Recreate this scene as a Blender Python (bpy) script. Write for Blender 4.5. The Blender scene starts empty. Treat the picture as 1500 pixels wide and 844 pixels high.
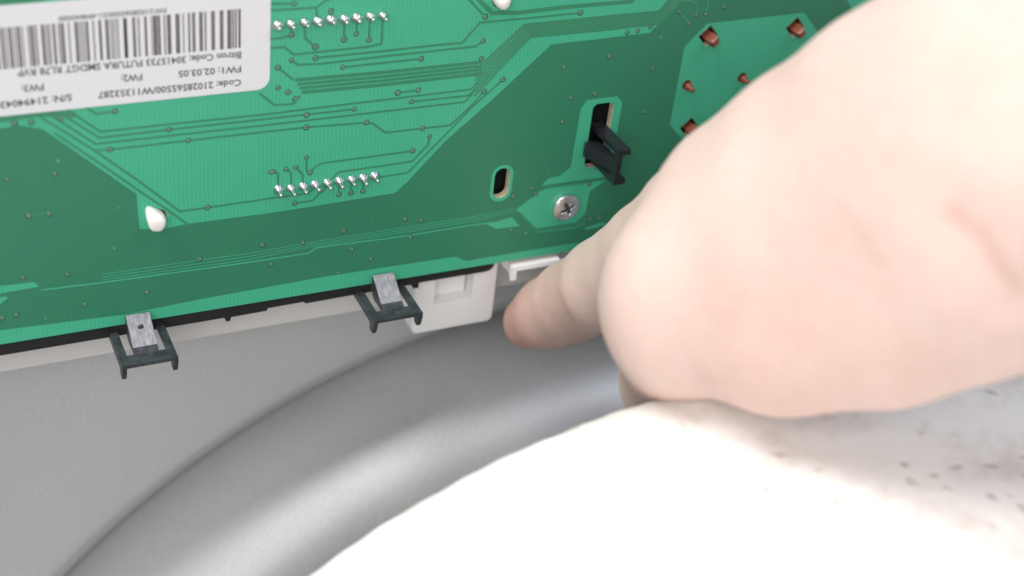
import bpy, bmesh, math, random
import numpy as np
from mathutils import Vector, Matrix
from mathutils.geometry import tessellate_polygon

random.seed(7)
rng = np.random.default_rng(7)
S = bpy.context.scene
COL = S.collection
MM = 0.001

# ------------------------------------------------------------------ camera
# World: X runs along the board, Z up the board, Y away from the viewer (board face at Y = 0).
FPX = 2111.0
u = np.array([4730., -817., FPX]); u /= np.linalg.norm(u)
v = np.array([-400., 3138., FPX]); v -= u * (u @ v); v /= np.linalg.norm(v)
n = np.cross(u, v)
ROT = np.stack([u, n, -v])                    # camera axes -> world axes
OFF = np.array([0., 0., 0.317])
CAM = ROT @ (-OFF)

def ray(px, py):
    return ROT @ np.array([(px - 750.) / FPX, (py - 422.) / FPX, 1.])

def at(px, py, Y=0.0):
    """point of the plane Y (mm) seen at a pixel of the photograph; mm"""
    d = ray(px, py); t = (Y * MM - CAM[1]) / d[1]
    return (CAM + t * d) / MM

def deep(px, py, dist):
    """point at a depth (mm) along the view axis; mm"""
    return (CAM + ray(px, py) * dist * MM) / MM

cam_d = bpy.data.cameras.new('camera'); cam = bpy.data.objects.new('camera', cam_d); COL.objects.link(cam)
M = Matrix.Identity(4)
for i, ax in enumerate([ROT @ np.array([1., 0, 0]), ROT @ np.array([0, -1., 0]), ROT @ np.array([0, 0, -1.])]):
    for j in range(3): M[j][i] = ax[j]
for j in range(3): M[j][3] = CAM[j]
cam.matrix_world = M
cam_d.sensor_width = 36; cam_d.lens = FPX / 1500 * 36
cam_d.clip_start = 0.01; cam_d.clip_end = 20
cam_d.dof.use_dof = True; cam_d.dof.focus_distance = 0.283; cam_d.dof.aperture_fstop = 10.5
S.camera = cam

# ------------------------------------------------------------------ light
W = bpy.data.worlds.new('World'); S.world = W; W.use_nodes = True
W.node_tree.nodes['Background'].inputs['Color'].default_value = (0.93, 0.95, 1.0, 1)
W.node_tree.nodes['Background'].inputs['Strength'].default_value = 0.26

def area(name, loc, target, size, power, color, sy=None):
    l = bpy.data.lights.new(name, 'AREA'); l.energy = power; l.color = color
    l.shape = 'RECTANGLE'; l.size = size; l.size_y = sy or size
    o = bpy.data.objects.new(name, l); COL.objects.link(o); o.location = loc
    o.rotation_euler = (Vector(target) - Vector(loc)).to_track_quat('-Z', 'Y').to_euler()
    return o
area('ceiling_softbox', (-0.50, -0.04, 0.85), (-0.02, -0.06, 0.0), 0.30, 9.2, (1.0, 0.985, 0.97), 0.50)
area('front_fill', (-0.50, -0.88, 0.52), (0.0, 0.0, 0.0), 0.8, 9.3, (1.0, 0.985, 0.965))  # fill lamp added behind the camera to brighten the board
area('side_fill', (0.45, -0.42, 0.85), (0.0, 0.0, 0.0), 0.35, 2.2, (0.95, 0.96, 1.0))  # added fill lamp lifting the right side of the board, not a window
area('blue_fill', (0.42, -0.09, 0.62), (0.0, 0.0, -0.04), 0.22, 0.5, (0.30, 0.50, 1.0))  # added lamp that tints the metal rim blue; no real window

S.view_settings.view_transform = 'Standard'; S.view_settings.look = 'None'
S.view_settings.exposure = 0.0; S.view_settings.gamma = 1.0; S.view_settings.use_curve_mapping = False

# ------------------------------------------------------------------ helpers
def mesh(name, verts, faces, mat=None, parent=None, smooth=False, scale=MM, mats=None, midx=None):
    me = bpy.data.meshes.new(name)
    me.from_pydata([tuple(float(c) * scale for c in p) for p in verts], [], [tuple(f) for f in faces])
    for m in (mats or ([mat] if mat else [])): me.materials.append(m)
    if midx is not None:
        me.polygons.foreach_set('material_index', midx)
    if smooth: me.polygons.foreach_set('use_smooth', [True] * len(me.polygons))
    me.update()
    o = bpy.data.objects.new(name, me); COL.objects.link(o)
    if parent: o.parent = parent
    return o

def from_bm(name, bm, mat, parent=None, smooth=False, angle=None):
    me = bpy.data.meshes.new(name)
    bmesh.ops.recalc_face_normals(bm, faces=bm.faces)
    bm.to_mesh(me); bm.free()
    me.materials.append(mat)
    if smooth:
        me.polygons.foreach_set('use_smooth', [True] * len(me.polygons))
        if angle: me.set_sharp_from_angle(angle=math.radians(angle))
    o = bpy.data.objects.new(name, me); COL.objects.link(o)
    if parent: o.parent = parent
    return o

def thing(name, label, cat, loc=(0, 0, 0), group=None):
    o = bpy.data.objects.new(name, None); COL.objects.link(o)
    o.empty_display_size = 0.01
    o.location = [c * MM for c in loc]
    o['label'] = label; o['category'] = cat
    if group: o['group'] = group
    return o

def bevel(bm, w, seg=2, angle=25):
    es = [e for e in bm.edges if len(e.link_faces) == 2 and e.calc_face_angle(0) > math.radians(angle)]
    if es: bmesh.ops.bevel(bm, geom=es, offset=w, segments=seg, profile=0.5, affect='EDGES')

def add_box(bm, x0, x1, y0, y1, z0, z1):
    vs = [bm.verts.new((x * MM, y * MM, z * MM)) for x in (x0, x1) for y in (y0, y1) for z in (z0, z1)]
    for f in ((0, 1, 3, 2), (4, 6, 7, 5), (0, 4, 5, 1), (2, 3, 7, 6), (0, 2, 6, 4), (1, 5, 7, 3)):
        bm.faces.new([vs[i] for i in f])

def add_prism(bm, poly, axis, a, b):
    """2-D polygon (mm) swept along axis 'X' or 'Y' or 'Z' from a to b"""
    def P(p, w):
        q = {'X': (w, p[0], p[1]), 'Y': (p[0], w, p[1]), 'Z': (p[0], p[1], w)}[axis]
        return tuple(c * MM for c in q)
    A = [bm.verts.new(P(p, a)) for p in poly]; B = [bm.verts.new(P(p, b)) for p in poly]
    k = len(poly)
    bm.faces.new(A); bm.faces.new(B[::-1])
    for i in range(k): bm.faces.new((A[i], B[i], B[(i + 1) % k], A[(i + 1) % k]))

def holed_plate(name, outer, holes, y_front, y_back, mat, parent=None, side=None):
    """polygon with holes in the X-Z plane (mm), front at y_front, given thickness"""
    loops = [outer] + holes
    flat = [p for l in loops for p in l]
    tris = tessellate_polygon([[Vector((p[0], p[1], 0)) for p in l] for l in loops])
    N = len(flat)
    V = [(p[0], y_front, p[1]) for p in flat] + [(p[0], y_back, p[1]) for p in flat]
    F, mi = [], []
    for t in tris:
        a, b, c = [Vector((flat[i][0], flat[i][1])) for i in t]
        t = list(t)
        if (b - a).cross(c - a) < 0: t = t[::-1]
        F.append(t); mi.append(0)                       # facing -Y
        F.append([i + N for i in t[::-1]]); mi.append(0)
    k = 0
    for li, l in enumerate(loops):
        m = len(l)
        ar = sum(l[i][0] * l[(i + 1) % m][1] - l[(i + 1) % m][0] * l[i][1] for i in range(m))
        for i in range(m):
            a, b = k + i, k + (i + 1) % m
            q = (a, a + N, b + N, b)
            if (ar < 0) != (li > 0): q = q[::-1]
            F.append(q); mi.append(1 if side else 0)
        k += m
    return mesh(name, V, F, mats=[mat] + ([side] if side else []), midx=mi, parent=parent)

def rrect(x0, x1, z0, z1, r, seg=6):
    out = []
    for cx, cz, a0 in ((x1 - r, z1 - r, 0), (x0 + r, z1 - r, 90), (x0 + r, z0 + r, 180), (x1 - r, z0 + r, 270)):
        for i in range(seg + 1):
            a = math.radians(a0 + 90 * i / seg); out.append((cx + r * math.cos(a), cz + r * math.sin(a)))
    return out

def circ(cx, cz, r, k=20, a0=0):
    return [(cx + r * math.cos(a0 + 2 * math.pi * i / k), cz + r * math.sin(a0 + 2 * math.pi * i / k)) for i in range(k)]

def pxpoly(pts, Y=0.0):
    return [(lambda q: (q[0], q[2]))(at(x, y, Y)) for x, y in pts]

def lathe(prof, k=16):
    """profile (radius, height) turned about -Y; returns verts, faces"""
    V, F = [], []
    for r, h in prof:
        for i in range(k):
            a = 2 * math.pi * i / k; V.append((r * math.cos(a), -h, r * math.sin(a)))
    for j in range(len(prof) - 1):
        for i in range(k):
            a, b = j * k + i, j * k + (i + 1) % k
            F.append((a, b, b + k, a + k))
    return V, F

# ------------------------------------------------------------------ materials
def mat(name, color, rough=0.5, metal=0.0, spec=0.5, **kw):
    m = bpy.data.materials.new(name); m.use_nodes = True
    b = m.node_tree.nodes['Principled BSDF']
    b.inputs['Base Color'].default_value = (*color, 1); b.inputs['Roughness'].default_value = rough
    b.inputs['Metallic'].default_value = metal; b.inputs['Specular IOR Level'].default_value = spec
    for k_, val in kw.items(): b.inputs[k_.replace('_', ' ')].default_value = val
    return m

def nodes(m): return m.node_tree.nodes, m.node_tree.links, m.node_tree.nodes['Principled BSDF']

def coords(m, scale=(1, 1, 1), rot=(0, 0, 0)):
    N, L, b = nodes(m)
    t = N.new('ShaderNodeTexCoord'); mp = N.new('ShaderNodeMapping')
    mp.inputs['Scale'].default_value = scale; mp.inputs['Rotation'].default_value = rot
    L.new(t.outputs['Object'], mp.inputs['Vector'])
    return mp.outputs['Vector']

def noise(m, scale, detail=3, rough=0.6, vec=None):
    N, L, b = nodes(m)
    t = N.new('ShaderNodeTexNoise'); t.inputs['Scale'].default_value = scale
    t.inputs['Detail'].default_value = detail; t.inputs['Roughness'].default_value = rough
    L.new(vec if vec else coords(m), t.inputs['Vector'])
    return t.outputs['Fac']

def ramp(m, fac, stops):
    N, L, b = nodes(m)
    r = N.new('ShaderNodeValToRGB'); L.new(fac, r.inputs['Fac'])
    e = r.color_ramp.elements
    while len(e) < len(stops): e.new(0.5)
    for i, (p, c) in enumerate(stops): e[i].position = p; e[i].color = (*c, 1)
    return r.outputs['Color']

def mixc(m, fac, a, b_, mode='MIX'):
    N, L, b = nodes(m)
    x = N.new('ShaderNodeMix'); x.data_type = 'RGBA'; x.blend_type = mode
    for s, val in ((0, fac), (6, a), (7, b_)):
        if isinstance(val, (int, float)): x.inputs[s].default_value = val
        elif isinstance(val, tuple): x.inputs[s].default_value = (*val, 1)
        else: L.new(val, x.inputs[s])
    return x.outputs[2]

def bump(m, h, strength=0.3, dist=0.0002):
    N, L, b = nodes(m)
    x = N.new('ShaderNodeBump'); x.inputs['Strength'].default_value = strength; x.inputs['Distance'].default_value = dist
    L.new(h, x.inputs['Height']); L.new(x.outputs['Normal'], b.inputs['Normal'])

def base(m, c):
    N, L, b = nodes(m); L.new(c, b.inputs['Base Color'])

# light green bare laminate: glass-weave ribs run up the board
m_lam = mat('green_laminate', (0.055, 0.40, 0.23), 0.38, spec=0.4)
def weave(m, base_a, base_b, amt):
    N, L, b = nodes(m)
    w = N.new('ShaderNodeTexWave'); w.wave_type = 'BANDS'; w.bands_direction = 'X'
    w.inputs['Scale'].default_value = 1000 / 0.80 * 2 * math.pi / 20 / 1.0
    w.inputs['Distortion'].default_value = 0.6; w.inputs['Detail'].default_value = 1.0
    L.new(coords(m), w.inputs['Vector'])
    w2 = N.new('ShaderNodeTexWave'); w2.wave_type = 'BANDS'; w2.bands_direction = 'Z'
    w2.inputs['Scale'].default_value = 1000 / 0.55 * 2 * math.pi / 20
    w2.inputs['Distortion'].default_value = 0.8; L.new(coords(m), w2.inputs['Vector'])
    f = N.new('ShaderNodeMath'); f.operation = 'MULTIPLY_ADD'
    L.new(w.outputs['Fac'], f.inputs[0]); f.inputs[1].default_value = 0.75
    g = N.new('ShaderNodeMath'); g.operation = 'MULTIPLY'; L.new(w2.outputs['Fac'], g.inputs[0]); g.inputs[1].default_value = 0.25
    L.new(g.outputs[0], f.inputs[2])
    nz = noise(m, 22, 4)
    c = mixc(m, f.outputs[0], base_a, base_b)
    c = mixc(m, 1.0, c, ramp(m, nz, [(0.3, (0.93, 0.95, 0.94)), (0.7, (1.04, 1.03, 1.03))]), 'MULTIPLY')
    return c, f.outputs[0]
c, h = weave(m_lam, (0.049, 0.370, 0.218), (0.060, 0.430, 0.255), 0.3)
base(m_lam, c); bump(m_lam, h, 0.12, 0.00005)
m_pour = mat('green_copper_mask', (0.03, 0.16, 0.08), 0.36, spec=0.4)
c, h = weave(m_pour, (0.030, 0.190, 0.104), (0.0315, 0.197, 0.108), 0.1)
N_, L_, B_ = nodes(m_pour)
sp = noise(m_pour, 900, 1, 0.4)
c = mixc(m_pour, ramp(m_pour, sp, [(0.76, (0, 0, 0)), (0.80, (1, 1, 1))]), c, (0.16, 0.34, 0.26))
base(m_pour, c); bump(m_pour, h, 0.015, 0.00004)
m_trace = mat('green_trace_mask', (0.036, 0.220, 0.115), 0.36, spec=0.4)
m_pad = mat('green_pad_mask', (0.016, 0.115, 0.060), 0.36, spec=0.4)
for m_ in (m_lam, m_pour):
    N_, L_, B_ = nodes(m_)
    mr = N_.new('ShaderNodeMapRange'); mr.inputs['To Min'].default_value = 0.30; mr.inputs['To Max'].default_value = 0.50
    L_.new(noise(m_, 70, 5, 0.7), mr.inputs['Value']); L_.new(mr.outputs[0], B_.inputs['Roughness'])
m_edge = mat('board_cut_edge', (0.55, 0.46, 0.32), 0.8)
base(m_edge, ramp(m_edge, noise(m_edge, 900, 3), [(0.3, (0.42, 0.34, 0.22)), (0.7, (0.66, 0.57, 0.42))]))
m_via = mat('via_rim', (0.22, 0.36, 0.27), 0.35, 0.2)
m_dark = mat('via_bore_shade', (0.012, 0.02, 0.016), 0.8)  # flat disc colour standing in for the shade of the hole
m_solder = mat('solder', (0.62, 0.61, 0.60), 0.30, 1.0)
m_label = mat('label_paper', (0.70, 0.695, 0.715), 0.55, spec=0.3)
m_ink = mat('label_ink', (0.055, 0.04, 0.055), 0.7)
m_ink2 = mat('label_thin_ink', (0.07, 0.065, 0.075), 0.7)
m_screw = mat('zinc_screw', (0.78, 0.78, 0.80), 0.26, 1.0)
bump(m_screw, noise(m_screw, 700, 3), 0.5, 0.0002)
m_recess_shade = mat('screw_recess_shade', (0.22, 0.22, 0.23), 0.5, 0.9)  # zinc darkened in the cross, its shade put into the colour
m_black = mat('black_plastic', (0.016, 0.017, 0.020), 0.42, spec=0.5)
bump(m_black, noise(m_black, 2500, 2), 0.25, 0.00005)
sc = noise(m_black, 500, 5, 0.75)
base(m_black, ramp(m_black, sc, [(0.42, (0.022, 0.025, 0.029)), (0.70, (0.060, 0.068, 0.076))]))
m_latch = mat('black_latch_plastic', (0.013, 0.014, 0.018), 0.38)
bump(m_latch, noise(m_latch, 2500, 2), 0.2, 0.00005)
m_rail = mat('black_rail_plastic', (0.010, 0.010, 0.011), 0.6)
m_tongue = mat('worn_grey_plastic', (0.42, 0.42, 0.44), 0.45, spec=0.6)
cw_ = noise(m_tongue, 1600, 6, 0.85, coords(m_tongue, (1.0, 0.35, 0.35)))
base(m_tongue, ramp(m_tongue, cw_, [(0.30, (0.10, 0.105, 0.115)), (0.50, (0.23, 0.23, 0.245)), (0.70, (0.42, 0.42, 0.43))]))
bump(m_tongue, cw_, 0.5, 0.0002)
m_white = mat('white_plastic', (0.72, 0.70, 0.69), 0.42, spec=0.4)
base(m_white, ramp(m_white, noise(m_white, 60, 3), [(0.3, (0.78, 0.77, 0.765)), (0.7, (0.82, 0.81, 0.805))]))
m_body_shaded = mat('housing_plastic_shaded', (0.60, 0.575, 0.56), 0.45, spec=0.35)  # darker copy of the white plastic; shade behind the board put in colour
m_peg = mat('white_peg_plastic', (0.80, 0.76, 0.71), 0.4, Subsurface_Weight=0.2, Subsurface_Scale=0.001)
m_red = mat('red_brown_plastic', (0.21, 0.048, 0.026), 0.4)
m_panel = mat('silver_painted_steel', (0.36, 0.36, 0.37), 0.52, 0.35, spec=0.3)
gr = noise(m_panel, 1500, 2, 0.8)
base(m_panel, mixc(m_panel, noise(m_panel, 18, 3), mixc(m_panel, gr, (0.44, 0.44, 0.455), (0.72, 0.72, 0.74)),
                   mixc(m_panel, gr, (0.46, 0.455, 0.45), (0.74, 0.735, 0.73))))
bump(m_panel, gr, 0.12, 0.0001)
m_conc = mat('white_speckled_block', (0.8, 0.79, 0.77), 0.85, spec=0.2)

def concrete():
    m = m_conc; N, L, b = nodes(m)
    g1 = noise(m, 75, 5, 0.65)
    vo = N.new('ShaderNodeTexVoronoi'); vo.inputs['Scale'].default_value = 210
    vo.inputs['Randomness'].default_value = 1.0
    wv = N.new('ShaderNodeVectorMath'); wv.operation = 'ADD'
    nz = N.new('ShaderNodeTexNoise'); nz.inputs['Scale'].default_value = 90
    cc = coords(m); L.new(cc, nz.inputs['Vector'])
    sc_ = N.new('ShaderNodeVectorMath'); sc_.operation = 'SCALE'; sc_.inputs['Scale'].default_value = 0.009
    L.new(nz.outputs['Color'], sc_.inputs[0]); L.new(cc, wv.inputs[0]); L.new(sc_.outputs[0], wv.inputs[1])
    L.new(wv.outputs[0], vo.inputs['Vector'])
    # only some cells carry a pit
    sep = N.new('ShaderNodeSeparateColor'); L.new(vo.outputs['Color'], sep.inputs[0])
    pick = N.new('ShaderNodeMath'); pick.operation = 'GREATER_THAN'; pick.inputs[1].default_value = 0.62
    L.new(sep.outputs[0], pick.inputs[0])
    pit = ramp(m, vo.outputs['Distance'], [(0.06, (1, 1, 1)), (0.32, (0, 0, 0))])
    mul = N.new('ShaderNodeMath'); mul.operation = 'MULTIPLY'; L.new(pit, mul.inputs[0]); L.new(pick.outputs[0], mul.inputs[1])
    c = ramp(m, g1, [(0.3, (0.68, 0.64, 0.60)), (0.55, (0.87, 0.86, 0.84))])
    c = mixc(m, mul.outputs[0], c, (0.62, 0.58, 0.54))
    base(m, c)
    inv = N.new('ShaderNodeMath'); inv.operation = 'SUBTRACT'; inv.inputs[0].default_value = 1
    L.new(mul.outputs[0], inv.inputs[1])
    bump(m, inv.outputs[0], 0.4, 0.0006)
concrete()

m_skin = mat('skin', (0.72, 0.47, 0.36), 0.5, spec=0.35, Subsurface_Weight=0.35, Subsurface_Scale=0.004)
m_skin.node_tree.nodes['Principled BSDF'].inputs['Subsurface Radius'].default_value = (1.0, 0.5, 0.35)
def skin():
    m = m_skin; N, L, b = nodes(m)
    a = noise(m, 55, 4, 0.6); f = noise(m, 420, 3, 0.6)
    c = ramp(m, a, [(0.30, (0.665, 0.485, 0.425)), (0.50, (0.70, 0.53, 0.470)), (0.70, (0.72, 0.56, 0.50))])
    c = mixc(m, 0.10, c, ramp(m, f, [(0.3, (0.6, 0.34, 0.26)), (0.7, (0.86, 0.64, 0.52))]))
    # redder skin where the attribute says so (fingertip, joint creases)
    at_ = N.new('ShaderNodeAttribute'); at_.attribute_name = 'redness'
    c = mixc(m, at_.outputs['Fac'], c, (0.42, 0.15, 0.10))
    base(m, c)
    bump(m, noise(m, 1300, 6, 0.75), 0.45, 0.0003)
skin()

# ------------------------------------------------------------------ front panel with the pressed door ring
def panel():
    cx, cz = 39.5, -215.7
    prof = [(420, 30), (300, 30), (240, 30), (215, 30), (200, 30), (195, 30), (192.0, 30.05), (190.4, 30.3), (189.0, 31.0),
            (187.6, 32.0), (186.2, 33.0), (185.2, 33.6), (184.6, 34.2), (184.3, 35.2), (184.1, 43), (181.9, 43.5), (181.3, 36.0), (181.25, 33.0), (181.2, 31), (181.0, 28.0),
            (180.7, 24), (180.3, 20), (179.8, 15.5), (178.9, 11), (177.4, 6.8), (175.1, 3.2), (172, 0.4), (168, -1.6), (160, -3.2), (150, -4.2)]
    k = 240
    V, F = [], []
    for r, y in prof:
        for i in range(k):
            a = 2 * math.pi * i / k; V.append((cx + r * math.cos(a), y, cz + r * math.sin(a)))
    for j in range(len(prof) - 1):
        for i in range(k):
            a, b = j * k + i, j * k + (i + 1) % k
            F.append((a, a + k, b + k, b))
    o = mesh('front_panel', V, F, m_panel, smooth=True)
    o.data.set_sharp_from_angle(angle=math.radians(38))
    sol = o.modifiers.new('thickness', 'SOLIDIFY'); sol.thickness = 0.0008; sol.offset = 1
    o['label'] = 'silver steel panel with a pressed curved rim, behind and below the green board'
    o['category'] = 'metal panel'
    return o
panel()

# ------------------------------------------------------------------ white block in the foreground
def block():
    yf = -71.7; R = 132.8; cx, cz = 2.3, -103.4; fr = 5.3
    prof = []                                         # (x, z, nx, nz) from left bottom over the top to the right
    for i in range(150):
        a = math.radians(205 - 115 * i / 149)
        prof.append((cx + R * math.cos(a), cz + R * math.sin(a), math.cos(a), math.sin(a)))
    for i in range(1, 40): prof.append((cx + 8 * i, cz + R + 0.012 * i, 0.0, 1.0))
    # sweep: deep front face -> rounded edge -> top -> back
    sweep = [(60.0, 0.0), (30, 0), (fr + 3, 0)]
    for i in range(9):
        a = math.pi / 2 * i / 8
        sweep.append((fr - fr * math.sin(a), -(fr - fr * math.cos(a))))
    for d in np.linspace(3, 150, 50): sweep.append((0.0, -fr - d))
    sweep.append((60.0, -fr - 152))
    V, F = [], []; k = len(prof)
    for ins, dy in sweep:
        for x, z, nx, nz in prof:
            w = 0.14 * math.sin(x * 0.11 + dy * 0.05) + 0.12 * math.sin(x * 0.31 - dy * 0.23 + 1.0) + 0.12 * math.sin(x * 0.9 + dy * 0.7)
            d = -ins + w * (0.6 if ins < 20 else 0)
            V.append((x + nx * d, yf + dy + (0.3 * w if ins < 20 else 0), z + nz * d))
    for j in range(len(sweep) - 1):
        for i in range(k - 1):
            a = j * k + i; F.append((a, a + 1, a + 1 + k, a + k))
    for i in range(k - 1): pass
    F.append([i for i in range(k)][::-1])
    o = mesh('counterweight', V, F, m_conc, smooth=True)
    o['label'] = 'white speckled concrete block with a rounded edge, under the resting hand'
    o['category'] = 'concrete block'
block()

# ------------------------------------------------------------------ white housing behind the board
housing = thing('plastic_housing', 'white plastic housing behind the green board, with square window tab and pegs', 'housing', (-20, 10, -7))
HO = Vector((-20, 10, -7)) * MM
def put(o, root):                       # parent keeping world position
    o.parent = root; o.matrix_parent_inverse = Matrix.Translation(-root.location)
    return o
bm = bmesh.new(); add_box(bm, -175, 160, 10, 29.5, -6.5, 84); bevel(bm, 0.5 * MM)
put(from_bm('housing_body', bm, m_body_shaded, smooth=True, angle=40), housing)
# window tab
def rounded_tab():
    z0, z1, x0, x1 = -10.6, 7.0, -21.6, -2.3
    outer = rrect(x0, x1, z0, z1, 1.3)
    hole = rrect(-16.9, -7.9, -3.8, 5.6, 0.3, 2)
    o = holed_plate('window_tab', outer, [hole], 3.6, 9.9, m_white)
    b = o.modifiers.new('round', 'BEVEL'); b.width = 0.4 * MM; b.segments = 3; b.limit_method = 'ANGLE'; b.angle_limit = math.radians(50)
    put(o, housing)
    bm = bmesh.new()
    add_box(bm, -16.8, -8.3, 6.9, 9.7, -3.7, 5.5); bevel(bm, 0.2 * MM)
    p = from_bm('window_pane', bm, m_white, smooth=True, angle=40); put(p, housing)
rounded_tab()
# small white lever under the board
bm = bmesh.new()
add_prism(bm, [(9.9, 4.2), (9.9, 5.8), (0.2, 6.3), (-1.0, 6.2), (-1.1, 5.2), (-0.3, 5.0)], 'X', -0.2, 10.6)
bevel(bm, 0.25 * MM)
o = put(from_bm('release_lever', bm, m_white, smooth=True, angle=40), housing)
bm = bmesh.new()
add_prism(bm, [(9.9, 3.4), (9.9, 5.6), (0.2, 6.2), (-1.1, 6.15), (-1.2, 2.9), (-0.5, 2.7), (0.2, 4.2), (4, 3.6)], 'X', -1.1, 0.05)
bevel(bm, 0.2 * MM)
put(from_bm('lever_cheek', bm, m_white, smooth=True, angle=40), housing)
# white pegs through the board
def hull(name, pts, material, root, bev=0.25):
    bm = bmesh.new()
    for p in pts: bm.verts.new(tuple(c * MM for c in p))
    r = bmesh.ops.convex_hull(bm, input=bm.verts)
    bmesh.ops.delete(bm, geom=[g for g in r['geom_interior'] if isinstance(g, bmesh.types.BMVert)], context='VERTS')
    bmesh.ops.recalc_face_normals(bm, faces=bm.faces)
    bmesh.ops.dissolve_limit(bm, angle_limit=math.radians(6), verts=bm.verts, edges=bm.edges)
    bevel(bm, bev * MM, 3, 20)
    return put(from_bm(name, bm, material, smooth=True, angle=45), root)
pegA = [at(*p, 0.0) for p in [(213, 304), (217, 301), (243, 320), (241, 327), (216, 322)]]
pegA = pegA + [p + np.array([0, 9.5, 0]) for p in pegA] + [at(*p, -2.6) for p in [(219, 336), (224, 341), (238, 341), (243, 330), (244, 321), (217, 322)]]
hull('locating_peg', pegA, m_peg, housing, 0.5)
pb = at(733, -4, 0.0)
V, F = lathe([(1.75, -9.5), (1.75, 0.6), (1.7, 1.4), (1.5, 2.1), (1.1, 2.6), (0.6, 2.85), (0.01, 2.9)], 20)
V = [(x * 0.85 + pb[0], y, z * 1.15 + pb[2]) for x, y, z in V]
put(mesh('locating_peg', V, F, m_peg, smooth=True), housing)

# ------------------------------------------------------------------ black bracket: rail, two clips, slot latch
bracket = thing('mounting_bracket', 'black plastic bracket along the bottom edge and slot of the green board', 'bracket', (-50, 3, 4))
def rail():
    # stepped lower edge between x = -170 and x = -3
    low = [(-170, 3.3), (-63.6, 3.5), (-63.5, 2.5), (-62.6, 2.5), (-62.5, 3.4), (-55, 3.5), (-54.9, 4.1), (-47, 4.2), (-46.9, 3.7),
           (-24, 4.0), (-22.9, 4.0), (-22.8, 2.9), (-21.7, 2.9), (-21.6, 4.2), (-6.0, 4.2), (-5.0, 4.4), (-4.3, 5.0), (-4.0, 6.0), (-4.0, 8.8), (-170, 8.8)]
    bm = bmesh.new(); add_prism(bm, low, 'Y', 1.9, 3.2); bevel(bm, 0.12 * MM, 1)
    put(from_bm('rail', bm, m_rail), bracket)
rail()
def clip_parts(w, l_front, bar, arm, tw, hook, tongue_top):
    """clip lying flat: plate top at z = 0, front edge at y = -l_front; returns bmeshes"""
    h = w / 2; t = 0.75
    fr = bmesh.new()
    add_prism(fr, [(-h, 3), (-h, -l_front), (h, -l_front), (h, 3), (h - arm, 3), (h - arm, -l_front + bar), (-h + arm, -l_front + bar), (-h + arm, 3)], 'Z', -t, 0)
    for s in (-1, 1):
        x0, x1 = sorted((s * (h + 0.02), s * (h - 0.85)))
        add_prism(fr, [(3.0, -0.1), (3.0, -1.7), (-l_front + 2.7, -1.9), (-l_front + 2.2, -hook), (-l_front + 0.75, -hook), (-l_front - 0.02, -1.2), (-l_front - 0.02, -0.1)], 'X', x0, x1)
    bevel(fr, 0.07 * MM, 1, 40)
    tg = bmesh.new()
    yb = -l_front + bar
    zt = tongue_top
    add_prism(tg, [(yb + 0.3, -t + 0.1), (yb - 0.25, -0.2), (yb - 0.2, 0.03), (yb + 1.2, 0.7), (-1.5, zt - 0.5), (-0.9, zt - 0.05), (-0.45, zt), (-0.3, zt - 0.8), (-0.35, 1.5), (-0.9, -0.2), (-2.2, -0.9)], 'X', -tw / 2, tw / 2)
    bevel(tg, 0.12 * MM, 2, 30)
    return fr, tg
def place_clip(px_center, front, dark_from):
    fr, tg = clip_parts(10.6, front, 3.1, 1.55, 4.6, 3.6, 4.2)
    T = Matrix.Translation(Vector((px_center, 0, 5.5)) * MM)
    fr.transform(T); tg.transform(T)
    c_ = put(from_bm('clip', fr, m_black, smooth=True, angle=35), bracket)
    t_ = from_bm('tongue', tg, m_black, smooth=True, angle=35)
    t_.data.materials.append(m_tongue)
    for p in t_.data.polygons:
        if p.center.y < -0.6 * MM and p.center.y > (dark_from) * MM and p.normal.z > 0.25 and p.center.z > 5.9 * MM: p.material_index = 1
    t_.parent = c_
    return c_
c1 = place_clip(-81.6, 10.7, -8)
c2 = place_clip(-31.0, 10.3, -8)
# small nub on the first tongue
V, F = lathe([(0.55, -0.1), (0.5, 0.25), (0.3, 0.45), (0.01, 0.5)], 12)
nub = mesh('nub', [(x - 81.6, y * 0.8 - 3.0, z + 8.35 ) for x, y, z in V], F, m_black, smooth=True); nub.parent = c1
# latch through the tall slot: two flanges, a front web and a sprung tongue
bm = bmesh.new()
add_box(bm, 15.4, 18.3, -9.8, 3.0, 36.3, 37.5)
add_box(bm, 15.4, 18.1, -9.8, 3.0, 29.4, 30.6)
add_box(bm, 15.42, 16.5, -9.82, -7.9, 30.5, 36.4)
bevel(bm, 0.16 * MM, 2, 40)
latch = put(from_bm('slot_latch', bm, m_latch, smooth=True, angle=35), bracket)
bm = bmesh.new()
add_prism(bm, [(16.3, -8.2), (15.5, -8.1), (14.9, -6.4), (13.0, -1.9), (12.6, -1.2), (12.7, -0.35), (13.4, -0.25), (15.2, -0.6), (15.9, -1.6), (16.4, -4)], 'Z', 31.7, 35.0)
bevel(bm, 0.15 * MM, 2, 30)
lt = from_bm('tongue', bm, m_latch, smooth=True, angle=35); lt.parent = latch
bm = bmesh.new(); add_box(bm, -14, 27, 6.0, 7.4, 16, 52); bevel(bm, 0.3 * MM)  # added black plate so the slots look dark inside
put(from_bm('slot_shade_plate', bm, m_rail), bracket)

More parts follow.
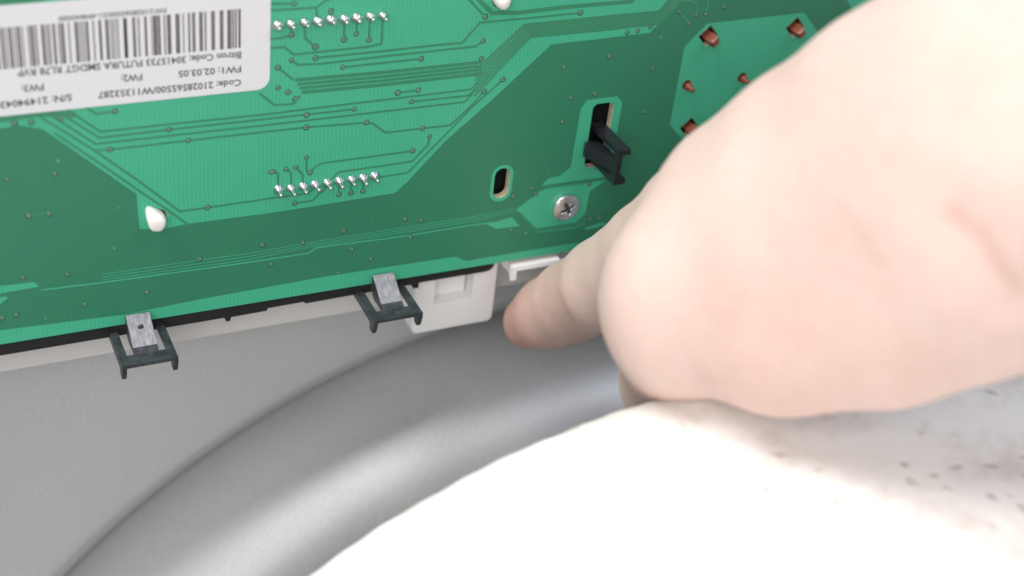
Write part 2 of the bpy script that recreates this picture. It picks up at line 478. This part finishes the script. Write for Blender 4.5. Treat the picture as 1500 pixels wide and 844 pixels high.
# ------------------------------------------------------------------ red-brown holder with pegs through the board
holder = thing('peg_holder', 'red-brown plastic holder behind the board, its pegs poking through holes', 'holder', (48, 4, 46))
bm = bmesh.new(); add_box(bm, 31, 70, 6.5, 8.5, 28, 63); bevel(bm, 0.4 * MM)
put(from_bm('base_plate', bm, m_red), holder)
SQ = [(1038, 53), (1165, 40.5), (1010, 187)]
RD = [(1006.5, 125), (1087.5, 114)]
sq_c = [at(*p) for p in SQ]; rd_c = [at(*p) for p in RD]
for q in sq_c:
    bm = bmesh.new()
    s = 1.02
    V0 = [(-s, -s), (s, -s), (s, s), (-s, s)]
    R45 = math.radians(42)
    def ro(x, z, k=1.0): return (q[0] + 0.55 + k * (x * math.cos(R45) - z * math.sin(R45)), q[2] - 0.55 + k * (x * math.sin(R45) + z * math.cos(R45)))
    rings = []
    for y, k in ((6.6, 1.0), (-1.4, 1.0), (-2.3, 0.62)):
        rings.append([bm.verts.new((ro(x, z, k)[0] * MM, y * MM, ro(x, z, k)[1] * MM)) for x, z in V0])
    for a, b in zip(rings, rings[1:]):
        for i in range(4): bm.faces.new((a[i], a[(i + 1) % 4], b[(i + 1) % 4], b[i]))
    bm.faces.new(rings[-1]); bm.faces.new(rings[0][::-1]); bevel(bm, 0.12 * MM, 2)
    put(from_bm('square_peg', bm, m_red, smooth=True, angle=35), holder)
for q in rd_c:
    V, F = lathe([(0.82, -6.6), (0.82, 0.5), (0.72, 0.65), (0.58, 0.8), (0.55, 1.8), (0.42, 2.05), (0.01, 2.1)], 16)
    put(mesh('round_peg', [(x + q[0] + 0.3, y, z + q[2] - 0.3) for x, y, z in V], F, m_red, smooth=True), holder)

# ------------------------------------------------------------------ the circuit board
ZB = 7.4
board = thing('circuit_board', 'green circuit board with white barcode label, solder joints and a screw', 'circuit board', (0, 0, ZB))
slot1 = rrect(-7.35, -3.85, 23.9, 31.0, 1.72, 8)
slot2 = rrect(13.65, 18.55, 28.3, 43.5, 1.3, 6)
holes = [slot1, slot2]
for q in sq_c:
    a = 1.75 * math.sqrt(2); t0 = math.radians(42 + 45)
    holes.append([(q[0] + a * math.cos(t0 + i * math.pi / 2), q[2] + a * math.sin(t0 + i * math.pi / 2)) for i in range(4)])
for q in rd_c: holes.append(circ(q[0], q[2], 1.22, 18))
hA = at(229, 317); holes.append([(hA[0] + 2.0 * math.cos(t) , hA[2] + 1.6 * math.sin(t)) for t in np.linspace(0, 2 * math.pi, 17)[:-1]])
holes.append([(pb[0] + 1.75 * math.cos(t), pb[2] + 2.3 * math.sin(t)) for t in np.linspace(0, 2 * math.pi, 17)[:-1]])
put(holed_plate('substrate', rrect(-175, 165, ZB, 86, 1.0), holes, 0.0, 1.6, m_lam, side=m_edge), board)

LAY = [0.0]
def sheet(name, poly, hs, y, material=m_pour):
    return put(holed_plate(name, poly, hs, -y, -y + 0.018, material), board)

main_pour = pxpoly([(-330, 240), (-60, 199), (0, 188), (30, 184), (62, 189), (200, 284), (204.5, 336), (244, 334.5), (275, 328), (400, 311.5), (578, 283), (597, 266), (653, 206),
                    (720, 147), (808, 65), (870, 58), (952, 48), (968, 32), (1000, -12), (1225, -30), (1257, 30), (1350, 40), (1480, 120), (1480, 350), (900, 347),
                    (757, 369.5), (683, 382.5), (667, 376), (480, 404.5), (300, 437), (180, 461), (0, 484), (-60, 492), (-330, 532)])
right_clear = pxpoly([(1002.6, 68.7), (1036, 34.4), (1178, 18.5), (1202, 52), (1240, 110), (1225, 200), (1100, 245), (1010, 215), (995, 199), (981, 182.5)])
slot_clear = pxpoly([(850.7, 159), (860, 146.5), (904, 141), (911.5, 150), (902, 205), (895, 255), (881, 260), (793, 272), (804, 260.7), (820, 258), (836, 244.7)])
screw_clear = pxpoly([(756, 307), (793, 279), (804, 276), (889, 263.5), (864, 280), (857, 314), (843, 326), (785, 335)])
strip_clear = pxpoly([(713, 328.7), (750, 318), (757, 326), (761, 331), (727, 335.5)])
strip2 = pxpoly([(853, 335), (880, 326), (893, 327), (862, 337)])
mini = rrect(-8.1, -3.1, 23.1, 31.8, 2.4, 8)
sl1 = pxpoly([(-20, 422), (0, 419), (50, 413), (57, 420), (0, 430), (-20, 432)])
sl2 = pxpoly([(-20, 441), (8, 434), (12, 436), (0, 446), (-20, 449)])
sheet('copper_pour', main_pour, [right_clear, slot_clear, screw_clear, strip_clear, mini, sl1, sl2, strip2], 0.020)
sheet('copper_pour', pxpoly([(-30, -8), (75, -12), (66, 1), (-30, 14)]), [], 0.020, m_trace)

def ribbon(name, pts, w, y, material, parent=None, hgt=0.03):
    """raised strip along a polyline (photo pixels on the board plane), width in mm"""
    P = [np.array([at(*p)[0], at(*p)[2]]) for p in pts]
    V, F = [], []
    k = len(P)
    for i, p in enumerate(P):
        d0 = P[i] - P[i - 1] if i else P[1] - P[0]
        d1 = P[i + 1] - P[i] if i < k - 1 else d0
        d0 = d0 / np.linalg.norm(d0); d1 = d1 / np.linalg.norm(d1)
        t = d0 + d1; t = t / (np.linalg.norm(t) + 1e-9); nn = np.array([-t[1], t[0]])
        sc_ = min(1.6, 1 / max(0.3, nn @ np.array([-d0[1], d0[0]])))
        for s, yy in ((-0.5 * w - 0.03, 0), (-0.5 * w, hgt), (0.5 * w, hgt), (0.5 * w + 0.03, 0)):
            q = p + nn * s * sc_; V.append((q[0], -y - yy + (0.012 if yy == 0 else 0), q[1]))
    for i in range(k - 1):
        for j in range(3):
            a = i * 4 + j; F.append((a, a + 4, a + 5, a + 1))
    F.append((0, 1, 2, 3)); F.append([4 * (k - 1) + j for j in (3, 2, 1, 0)])
    return put(mesh(name, V, F, material), parent or board)

TR = [  # thin traces
    [(168, 163), (141, 167), (127, 158), (110, 148)],
    [(85, 152), (147, 193), (240, 183), (380, 168.5), (560, 146.5), (689, 131), (700, 120)],
    [(78, 160), (146, 202), (247, 190), (380, 175.5), (519, 160)],
    [(62, 161), (140, 211), (275, 196), (380, 184.5), (560, 163.5), (680, 149.5), (693, 137)],
    [(603, 149), (686, 140), (698, 128)],
    [(50, 166), (139, 220.5), (161, 219), (275, 206), (380, 194), (448, 186.7), (537, 179.5), (546, 181), (565, 194.5), (619, 188), (659, 183.5), (690, 155), (709, 134)],
    [(139, 221), (200, 263), (263, 309.5), (304, 304), (400, 290), (450, 283.5), (458, 278)],
    [(80, 195), (150, 242), (200, 277), (240, 304), (277, 330)],
    [(736.5, 116.5), (690, 158), (653, 197), (597, 253), (552, 260)],
    [(629, 200), (627, 212), (604, 236), (560, 243), (496, 252), (486, 262)],
    [(604.5, 221), (470, 239.5), (461, 245), (454, 253), (449, 250), (449, 231)],
    [(400, 251.5), (407, 254), (408, 278)], [(419, 248), (426, 253), (427, 276)], [(433, 245), (443, 255), (444, 272)],
    [(496.5, 285), (497, 268)], [(514, 282.7), (514.5, 265)], [(531.5, 280), (532, 262)],
    [(431.5, 298), (458, 294), (466, 285), (474, 279), (481, 270)],
    [(427, 34), (427, 51), (416, 55), (392, 58)], [(446, 34), (447, 56), (462, 69)], [(504.5, 28), (504, 58)], [(523.5, 27), (522, 50)], [(542, 25), (540.5, 59)],
    [(561, 24), (559, 64), (540, 68.5), (470, 76), (430, 80), (424, 75), (416, 69), (392, 71)],
    [(462, 85), (560, 75), (640, 66), (677, 62.5), (703, 33), (780, 26), (850, 18.7)],
    [(427, 88), (436, 95), (470, 93.5), (560, 83), (640, 74), (696, 68), (707.5, 60)],
    [(502, 98.7), (617, 86)], [(407, 99), (430, 117)], [(582.7, 136), (613, 132)],
    [(390, 6), (431, 5)], [(390, 16), (463, 11), (476, 1), (490, -4)], [(463, 11), (466, 32)],
    [(684, -4), (710.7, 24.5)], [(380, 137), (402, 154), (430, 152), (440, 140)],
    [(71.5, 313), (42, 315.5)],
]
for i, t in enumerate(TR): ribbon('trace', t, 0.42, 0.001 + i * 0.0004, m_trace)
WD = [([(694, -8), (721, 19), (760, 18.5), (820, 11), (925, 2), (936, -9)], 0.85), ([(797, 275), (840, 269.5), (864, 267.3)], 0.35),
      ([(-20, 178), (60, 166), (110, 168)], 1.2), ([(760, 312), (786, 338), (843, 330), (868, 318)], 0.6)]
for i, (t, w) in enumerate(WD): ribbon('trace', t, w, 0.017 + i * 0.0004, m_trace)
def lerp(a, b, t): return [(p[0] + (q[0] - p[0]) * t, p[1] + (q[1] - p[1]) * t) for p, q in zip(a, b)]
# broad bundles of parallel traces
A_ = [(431, 115), (560, 104), (705, 89)]; B_ = [(443, 138), (560, 127), (706, 110)]
for i, w in ((0.10, 0.72), (0.37, 0.60), (0.62, 0.60), (0.89, 0.72)): ribbon('trace', lerp(A_, B_, i), w, 0.001, m_trace)
A_ = [(697, 99), (767, 34.5), (880, 23), (965, 15), (982, -6)]; B_ = [(694, 144), (778, 55.5), (880, 46), (968, 36), (1008, -6)]
for i in range(8): ribbon('trace', lerp(A_, B_, (i + 0.5) / 8), 0.36, 0.026 + i * 0.0004, m_trace, hgt=0.012)
# narrow bare gaps in the copper pour
GP = [([(150, 402), (300, 380), (360, 372), (459, 354.5), (600, 332), (715, 314), (757, 306)], 0.10), ([(150, 406), (360, 376.5), (459, 358), (600, 335.5), (715, 317.5), (756, 310)], 0.10),
      ([(150, 410), (360, 381), (459, 361), (600, 339), (715, 321)], 0.10), ([(60, 425), (150, 414), (360, 385), (452, 371), (463, 363), (600, 345), (680, 331.5), (722, 326)], 0.24),
      ([(995.5, 17), (1009.6, 34)], 0.10), ([(940, 5), (1012, 0), (1023, 6), (1020.5, 22)], 0.10), ([(1039, -5), (1033.6, 20.5)], 0.10), ([(786, 340), (843, 334), (858, 326)], 0.22)]
for t, w in GP: ribbon('clearance_gap', t, w, 0.019, m_lam, hgt=0.006)

VIA = [(168.5, 163), (21, 181), (46, 179), (89, 174), (247.5, 190), (275.5, 206), (161, 219), (431, 5), (485, 16.5), (427, 51), (462, 69), (504, 58), (522, 50), (540.5, 59),
       (427, 88), (462, 85), (407, 99), (502, 98.7), (617, 86), (707.5, 60), (705, 86), (710.7, 24.5), (407.5, 128.5), (422, 135), (432.5, 145), (582.7, 136), (613, 132), (602.7, 149),
       (518.7, 160), (449, 168.5), (448.5, 186.7), (537, 179.5), (709, 134), (736.5, 116.5), (619.5, 188), (629, 200), (604.5, 221), (850, 18.7), (919, 48), (934.5, 45.3), (953, 39),
       (995.5, 17.3), (1009.6, 34), (1020.5, 22), (1033.6, 20.5), (1061, 10), (893, 82), (826, 98), (956, 100.5), (871.5, 137), (836, 143), (823.5, 178.7), (942, 164),
       (10.7, 263), (80, 254.7), (42, 315.5), (71.5, 313), (304, 304), (384, 358.7), (292, 379.5), (397, 387), (33.3, 406.7), (98.7, 402), (397, 252), (400, 251.5), (419, 248), (433, 245),
       (449, 230.7), (454, 253), (431.5, 298), (496.5, 285), (514, 282.7), (531.5, 280), (443.5, 355.5), (504, 339), (593, 320.5), (616, 322.7), (601, 347), (514.7, 365), (543, 379),
       (752, 287.5), (748.5, 336.5), (778.7, 276), (785.3, 284), (864, 269.5), (863.5, 321), (877, 319), (968, 243), (215, 428.5), (124.5, 446), (3, 466), (24, 461)]
def via_mesh():
    k = 14
    V, F = lathe([(0.62, -0.004), (0.58, 0.040), (0.36, 0.045), (0.31, 0.075), (0.20, 0.075), (0.17, 0.05), (0.16, 0.042), (0.001, 0.042)], k)
    mi = []
    for j in range(7):
        mi += [(0, 0, 1, 1, 1, 2, 2)[j]] * k
    me = bpy.data.meshes.new('via')
    me.from_pydata([tuple(c * MM for c in p) for p in V], [], F)
    for m in (m_pad, m_via, m_dark): me.materials.append(m)
    me.polygons.foreach_set('material_index', mi); me.polygons.foreach_set('use_smooth', [True] * len(F))
    me2 = me.copy(); me2.materials[0] = m_pad
    return me, me2
vm, vm2 = via_mesh()
def instance(name, me, loc):
    o = bpy.data.objects.new(name, me); COL.objects.link(o); put(o, board); o.location = [c * MM for c in loc]
    return o
def inside(p, poly):
    x, y = p; r = False
    for i in range(len(poly)):
        (x1, y1), (x2, y2) = poly[i - 1], poly[i]
        if (y1 > y) != (y2 > y) and x < (x2 - x1) * (y - y1) / (y2 - y1) + x1: r = not r
    return r
for p in VIA:
    q = at(*p)
    dark = inside((q[0], q[2]), main_pour)
    o = instance('via', vm2 if dark else vm, (q[0], -0.018 if dark else 0, q[2]))
    s = random.uniform(0.85, 1.1); o.scale = (s, 1, s); o.rotation_euler = (0, random.uniform(0, 6), 0)

# solder joints: two header rows, 2.5 mm pitch (each its own solder fillet and clipped pin)
def joint_mesh(hp, fat):
    V, F = lathe([(1.02, -0.01), (1.0, 0.12), (0.92 * fat, 0.38), (0.78 * fat, 0.62), (0.58 * fat, 0.84), (0.42, 0.98), (0.36, 1.1), (0.34, hp), (0.28, hp + 0.12), (0.16, hp + 0.2), (0.01, hp + 0.22)], 18)
    me = bpy.data.meshes.new('solder_joint')
    me.from_pydata([tuple(c * MM for c in p) for p in V], [], F)
    me.materials.append(m_solder); me.polygons.foreach_set('use_smooth', [True] * len(F)); return me
jA = joint_mesh(1.75, 1.0); jB = joint_mesh(2.3, 0.86)
for row, me in (((406, 36.5), (560.5, 22.5)), jA), (((407.5, 278), (549, 258.5)), jB):
    a, b = at(*row[0]), at(*row[1])
    for i in range(9):
        q = a + (b - a) * i / 8
        o = instance('solder_joint', me, (q[0] + random.uniform(-.05, .05), -0.03, q[2] + random.uniform(-.05, .05)))
        s = random.uniform(0.93, 1.08); o.scale = (s, random.uniform(0.92, 1.1), s)
        o.rotation_euler = (random.uniform(-.07, .07), random.uniform(0, 6), random.uniform(-.07, .07))

# screw with a star-cross recess
def screw():
    q = at(827, 301.5)
    R = 3.05; k, nr = 112, 34
    V = [(0, 0, 0)]; F = []
    def hgt(x, z):
        r = math.hypot(x, z)
        h = 1.75 - 0.75 * (r / R) ** 2 if r < R * 0.97 else 1.0
        a = math.radians(24)
        X, Z = x * math.cos(a) + z * math.sin(a), -x * math.sin(a) + z * math.cos(a)
        arm = min(abs(X), abs(Z)); lng = max(abs(X), abs(Z))
        wid = 0.52 - 0.12 * lng
        if lng < 1.75 and arm < wid: h -= 1.3 * min(1, (wid - arm) / 0.12) * min(1, (1.75 - lng) / 0.2)
        b_ = math.radians(45); X2, Z2 = X * math.cos(b_) + Z * math.sin(b_), -X * math.sin(b_) + Z * math.cos(b_)
        arm2 = min(abs(X2), abs(Z2)); l2 = max(abs(X2), abs(Z2))
        if 0.75 < l2 < 1.5 and arm2 < 0.09: h -= 0.12
        return h
    rs = [R * (i + 1) / nr for i in range(nr)]
    V[0] = (0, -hgt(0, 0), 0)
    for r in rs:
        for i in range(k):
            a = 2 * math.pi * i / k; x, z = r * math.cos(a), r * math.sin(a); V.append((x, -hgt(x, z), z))
    for r, h in ((R + 0.03, 0.8), (R + 0.03, 0.0)):
        for i in range(k):
            a = 2 * math.pi * i / k; V.append((r * math.cos(a), -h, r * math.sin(a)))
    for i in range(k): F.append((0, 1 + i, 1 + (i + 1) % k))
    for j in range(nr + 1):
        for i in range(k):
            a, b = 1 + j * k + i, 1 + j * k + (i + 1) % k; F.append((a, a + k, b + k, b))
    mi = []
    for f_ in F:
        c_ = np.mean([V[t] for t in f_], axis=0); r = math.hypot(c_[0], c_[2])
        mi.append(1 if r < 2.0 and -c_[1] < 1.75 - 0.75 * (r / R) ** 2 - 0.35 else 0)
    V = [(x + q[0], y, z + q[2]) for x, y, z in V]
    put(mesh('screw', V, F, mats=[m_screw, m_recess_shade], midx=mi, smooth=True), board)
screw()

# barcode label, stuck upside down
lab = put(holed_plate('label_sticker', rrect(-126, -55.7, 54.85, 74.9, 2.4, 8), [], -0.11, -0.045, m_label), board)
lab['label'] = 'white barcode label stuck upside down, with rounded corner'
def put2(o, root=lab):
    o.parent = root; o.matrix_parent_inverse = root.matrix_world.inverted() if False else Matrix.Identity(4); return o
YP = -0.116
def text_line(txt, p_right, p_left, cap_mm, material, bold=0.0):
    cu = bpy.data.curves.new('printed_text', 'FONT'); cu.body = txt; cu.size = 1.0; cu.resolution_u = 2; cu.offset = 0.022
    tmp = bpy.data.objects.new('printed_text', cu); COL.objects.link(tmp)
    bpy.context.view_layer.update()
    me = bpy.data.meshes.new_from_object(tmp.evaluated_get(bpy.context.evaluated_depsgraph_get()))
    bpy.data.objects.remove(tmp); bpy.data.curves.remove(cu)
    co = np.array([vv.co[:] for vv in me.vertices])
    x0, x1 = co[:, 0].min(), co[:, 0].max()
    a, b = at(*p_right), at(*p_left)
    d = (b - a) / (x1 - x0); up = np.array([0, 0, -cap_mm / 0.70])
    for vv, c_ in zip(me.vertices, co):
        p = a + d * (c_[0] - x0) + up * c_[1]
        vv.co = (p[0] * MM, YP * MM, p[2] * MM)
    me.materials.clear(); me.materials.append(material)
    o = bpy.data.objects.new('printed_text', me); COL.objects.link(o); put2(o)
    return o
text_line('Bitron Code: 30415733 FUTURA SMDGT RL78 RVP', (353, 75.5), (25, 102), 1.28, m_ink2)
text_line('FW1: 02.03.05', (353, 96), (261, 103.5), 1.28, m_ink2)
text_line('FW2:', (208, 107.5), (177, 110), 1.28, m_ink2)
text_line('FW3:', (63.5, 122), (31, 125), 1.28, m_ink2)
text_line('Code: 21028565500/W11353287', (353, 116), (143, 134.5), 1.28, m_ink2)
text_line('S/N: 21494043000', (105, 137.5), (-28, 152), 1.28, m_ink2)
text_line('SW:21028565500/21-494043000', (244, 11.5), (85, 24), 0.85, m_ink2)
def barcode():
    A = [(1150, 1172), (1117, 1133), (1090, 1105), (1040, 1080), (965, 1000), (880, 915), (815, 830), (760, 795), (690, 720), (650, 668), (597, 608), (525, 565), (440, 478),
         (408, 422), (350, 372), (300, 343), (281, 290), (215, 238), (150, 164), (95, 125), (10, 40)]
    B = [(1380, 1395), (1235, 1270), (1325, 1360), (1170, 1184), (1140, 1152), (1110, 1125), (1055, 1090), (990, 1015), (930, 944), (860, 885), (830, 844), (800, 814), (750, 785), (685, 699), (610, 645),
         (585, 599), (530, 555), (490, 504), (465, 479), (415, 450), (355, 372), (305, 340), (280, 294), (222, 234), (170, 205), (140, 154), (85, 120), (50, 64), (5, 35), (-40, -20), (-75, -60), (-110, -90), (-150, -140), (-200, -170)]
    B = [b for b in B if b not in [(1380, 1395), (1325, 1360)]]
    zt = at(353, 12.5)[2]; zb = at(353, 69.5)[2]
    V, F = [], []
    for L_, off, ymid in ((A, 180, 44), (B, 0, 59)):
        for x0, x1 in L_:
            w = (x1 - x0)
            X0, X1 = at(off + x0 / 6.805, ymid)[0], at(off + x1 / 6.805, ymid)[0]
            if w > 26:                      # broad bar: a dark one and thin grey companions
                segs = [(X0, X0 + 0.42 * (X1 - X0)), (X0 + 0.52 * (X1 - X0), X1)]
                if w > 37: segs = [(X0, X0 + 0.5 * (X1 - X0)), (X0 + 0.58 * (X1 - X0), X1)]
            else: segs = [(X0, X1)]
            for a, b in segs:
                k = len(V); V += [(a, YP, zb), (b, YP, zb), (b, YP, zt), (a, YP, zt)]; F.append((k, k + 1, k + 2, k + 3))
    put2(mesh('barcode', V, F, m_ink))
barcode()

# ------------------------------------------------------------------ the hand: one continuous skin
def surface_nets(D, origin, h):
    """D: signed distance samples on a grid; returns vertices (mm) and quads"""
    inside_ = D < 0
    nx, ny, nz = D.shape
    cs = np.zeros((nx - 1, ny - 1, nz - 1, 3)); cnt = np.zeros((nx - 1, ny - 1, nz - 1))
    sl = {0: slice(0, -1), 1: slice(1, None)}
    corners = [(i, j, k) for i in (0, 1) for j in (0, 1) for k in (0, 1)]
    for a in corners:
        for ax in range(3):
            if a[ax]: continue
            b = list(a); b[ax] = 1
            da = D[sl[a[0]], sl[a[1]], sl[a[2]]]; db = D[sl[b[0]], sl[b[1]], sl[b[2]]]
            cr = (da < 0) != (db < 0)
            t = np.where(cr, da / np.where(cr, da - db, 1), 0)
            for c_ in range(3):
                cs[..., c_] += np.where(cr, a[c_] + (t if c_ == ax else 0), 0)
            cnt += cr
    act = cnt > 0
    idx = -np.ones(act.shape, int); idx[act] = np.arange(act.sum())
    ii = np.argwhere(act)
    V = (ii + cs[act] / cnt[act][:, None]) * h + origin
    quads = []
    for ax in range(3):
        o1, o2 = [(1, 2), (2, 0), (0, 1)][ax]
        s0 = [slice(1, -1)] * 3; s1 = [slice(1, -1)] * 3
        s0[ax] = slice(0, -1); s1[ax] = slice(1, None)
        a = inside_[tuple(s0)]; b = inside_[tuple(s1)]
        e = np.argwhere(a != b)
        if not len(e): continue
        fl = a[tuple(e.T)]
        base_ = e.copy(); base_[:, o1] += 1; base_[:, o2] += 1
        def get(d1, d2):
            q = base_.copy(); q[:, o1] += d1; q[:, o2] += d2; return idx[tuple(q.T)]
        Q = np.stack([get(-1, -1), get(0, -1), get(0, 0), get(-1, 0)], 1)
        Q[~fl] = Q[~fl][:, ::-1]
        quads.append(Q)
    return V, np.concatenate(quads)

def cone(P, a, b, ra, rb):
    ab = b - a; t = np.clip(((P - a) @ ab) / (ab @ ab), 0, 1)
    return np.linalg.norm(P - a - t[..., None] * ab, axis=-1) - (ra + (rb - ra) * t)
def smin(a, b, k):
    h = np.clip(0.5 + 0.5 * (b - a) / k, 0, 1)
    return b + (a - b) * h - k * h * (1 - h)

def camp(px, py, d):                      # camera frame point, mm
    return np.array([(px - 750) / FPX * d, (py - 422) / FPX * d, d])

def hand():
    I = [(776, 472, 320, 6.3), (804, 459, 314, 7.8), (840, 441, 305, 8.7), (888, 415, 289, 9.2), (955, 365, 268, 9.0), (1012, 315, 251, 9.0), (1072, 268, 236, 9.3)]
    chains = []                           # (points, blend)
    chains.append(([(1072, 268, 235.8, 9.3), (1180, 205, 227.0, 11.4), (1300, 150, 216.5, 14.1), (1450, 90, 207.7, 16.7)], 9))
    chains.append(([(1040, 338, 236.7, 9.1), (1160, 295, 225.3, 12.3), (1450, 210, 206.8, 16.7)], 12))
    chains.append(([(994, 424, 234.1, 10.4), (1150, 380, 225.3, 13.2), (1450, 280, 207.7, 16.7)], 12))
    chains.append(([(988, 474, 239.5, 9.4), (1150, 450, 226.2, 12.3), (1450, 330, 208.6, 15.8)], 12))
    chains.append(([(1020, 486, 264.0, 7.4), (1150, 502, 227.0, 10.6), (1300, 478, 217.4, 12.1), (1400, 428, 213.5, 12.4)], 9))
    chains.append(([(1450, 210, 206.8, 17.6), (1700, 110, 195.4, 18.5), (2150, -40, 180.4, 22.9), (2500, -150, 171.6, 26.4)], 12))
    chains.append(([(1450, 330, 208.6, 15.8), (1700, 210, 198.9, 17.6), (2150, 80, 184.8, 22.9), (2500, -20, 176.0, 26.4)], 14))
    chains.append(([(1660, 265, 203.0, 15.0), (1780, 330, 198.0, 20.0), (2200, 320, 190.0, 28.0)], 10))  # forearm bulk out of view, added to shade the block
    # curled middle, ring and little finger, hanging in the gap behind the block
    chains.append(([(996, 424, 234.1, 10.2), (985, 490, 248.0, 9.4), (980, 560, 266.0, 8.8), (1010, 595, 278.0, 7.6), (1060, 560, 284.0, 6.9)], 7))
    chains.append(([(990, 490, 235.8, 9.2), (985, 555, 266.0, 8.1), (1000, 610, 277.0, 7.6), (1050, 620, 279.8, 6.9), (1095, 585, 278.1, 6.3)], 3))
    chains.append(([(1022, 490, 264.0, 7.4), (1060, 550, 271.0, 7.0), (1090, 590, 276.0, 6.5), (1135, 590, 272.8, 6.0), (1160, 560, 269.3, 5.6)], 3))
    # thumb tucked on the far side
    chains.append(([(1420, 170, 220.0, 13.2), (1290, 215, 235.8, 11.0), (1190, 280, 253.4, 8.8), (1120, 350, 265.8, 7.9), (1080, 400, 271.0, 6.7)], 6))
    # index finger
    chains.append((I, 3.2))
    lo = np.array([-12., -100., 150.]); hi = np.array([200., 58., 336.])
    h = 1.3
    g = [np.arange(lo[i], hi[i], h) for i in range(3)]
    P = np.stack(np.meshgrid(*g, indexing='ij'), -1).astype(np.float32)
    D = None
    for pts, k in chains:
        C_ = None
        for (a, b) in zip(pts, pts[1:]):
            pa, pb_ = camp(*a[:3]).astype(np.float32), camp(*b[:3]).astype(np.float32)
            e = cone(P, pa, pb_, a[3], b[3])
            C_ = e if C_ is None else smin(C_, e, 2.0)
        D = C_ if D is None else smin(D, C_, k)
    # tendons and creases: small relief
    def dent(a, b, r, depth):
        nonlocal D
        pa, pb_ = camp(*a).astype(np.float32), camp(*b).astype(np.float32)
        d = cone(P, pa, pb_, 0, 0); D = D + depth * np.exp(-(d / r) ** 2)
    dent((800, 428, 300), (846, 480, 300), 1.8, 0.65)       # last-joint crease
    dent((806, 424, 300), (856, 470, 300), 1.0, 0.1)
    dent((1420, 330, 189), (1490, 420, 192), 5, 1.6)        # hollow at the wrist
    dent((1240, 330, 208), (1275, 380, 208), 3, 0.7)
    dent((1120, 480, 216), (1165, 575, 220), 2.2, 0.6)
    V, Q = surface_nets(D, lo, h)
    # a few Laplacian passes
    nb = np.zeros_like(V); 
    E_ = np.concatenate([Q[:, [0, 1]], Q[:, [1, 2]], Q[:, [2, 3]], Q[:, [3, 0]]])
    for _ in range(5):
        s = np.zeros_like(V); c_ = np.zeros(len(V))
        for a, b in ((0, 1), (1, 0)):
            np.add.at(s, E_[:, a], V[E_[:, b]]); np.add.at(c_, E_[:, a], 1)
        V = V * 0.45 + 0.55 * s / c_[:, None]
    red = np.zeros(len(V))
    def blush(p, r, amt):
        d = np.linalg.norm(V - camp(*p), axis=1); np.maximum(red, amt * np.exp(-(d / r) ** 2), out=red)
    blush((768, 484, 318), 14, 0.65); blush((845, 470, 302), 16, 0.35); blush((828, 452, 299), 4.5, 0.5); blush((985, 560, 251), 12, 0.4); blush((1150, 480, 216), 16, 0.15)
    PX = 750 + FPX * V[:, 0] / V[:, 2]; PY = 422 + FPX * V[:, 1] / V[:, 2]
    def streak(pts, d0, d1, r, amt):              # faint vein or skin fold on the back of the hand
        dd = np.full(len(V), 1e9)
        for a, b in zip(pts, pts[1:]):
            a, b = np.array(a, float), np.array(b, float); ab = b - a
            t = np.clip(((PX - a[0]) * ab[0] + (PY - a[1]) * ab[1]) / (ab @ ab), 0, 1)
            dd = np.minimum(dd, np.hypot(PX - a[0] - t * ab[0], PY - a[1] - t * ab[1]))
        np.maximum(red, np.where((V[:, 2] > d0) & (V[:, 2] < d1), amt * np.exp(-(dd / r) ** 2), 0), out=red)
    streak([(1395, 310), (1440, 345), (1468, 392), (1490, 420)], 150, 225, 13, 0.30)
    streak([(1235, 305), (1262, 340), (1290, 385)], 150, 245, 12, 0.15)
    streak([(1125, 460), (1140, 520), (1172, 580)], 150, 245, 14, 0.15)
    streak([(1000, 470), (1010, 510), (1040, 560)], 150, 250, 18, 0.12)
    streak([(818, 424), (826, 445), (842, 474)], 250, 312, 6, 0.35)
    Wd = (ROT @ (V.T / 1000 - OFF[:, None])).T
    o = mesh('person', Wd, Q.tolist(), m_skin, smooth=True, scale=1.0)
    a = o.data.attributes.new('redness', 'FLOAT', 'POINT'); a.data.foreach_set('value', red.astype(np.float32))
    o['label'] = 'bare hand and wrist resting on the white block, index finger pointing under the board'
    o['category'] = 'person'
hand()
bpy.context.view_layer.update()
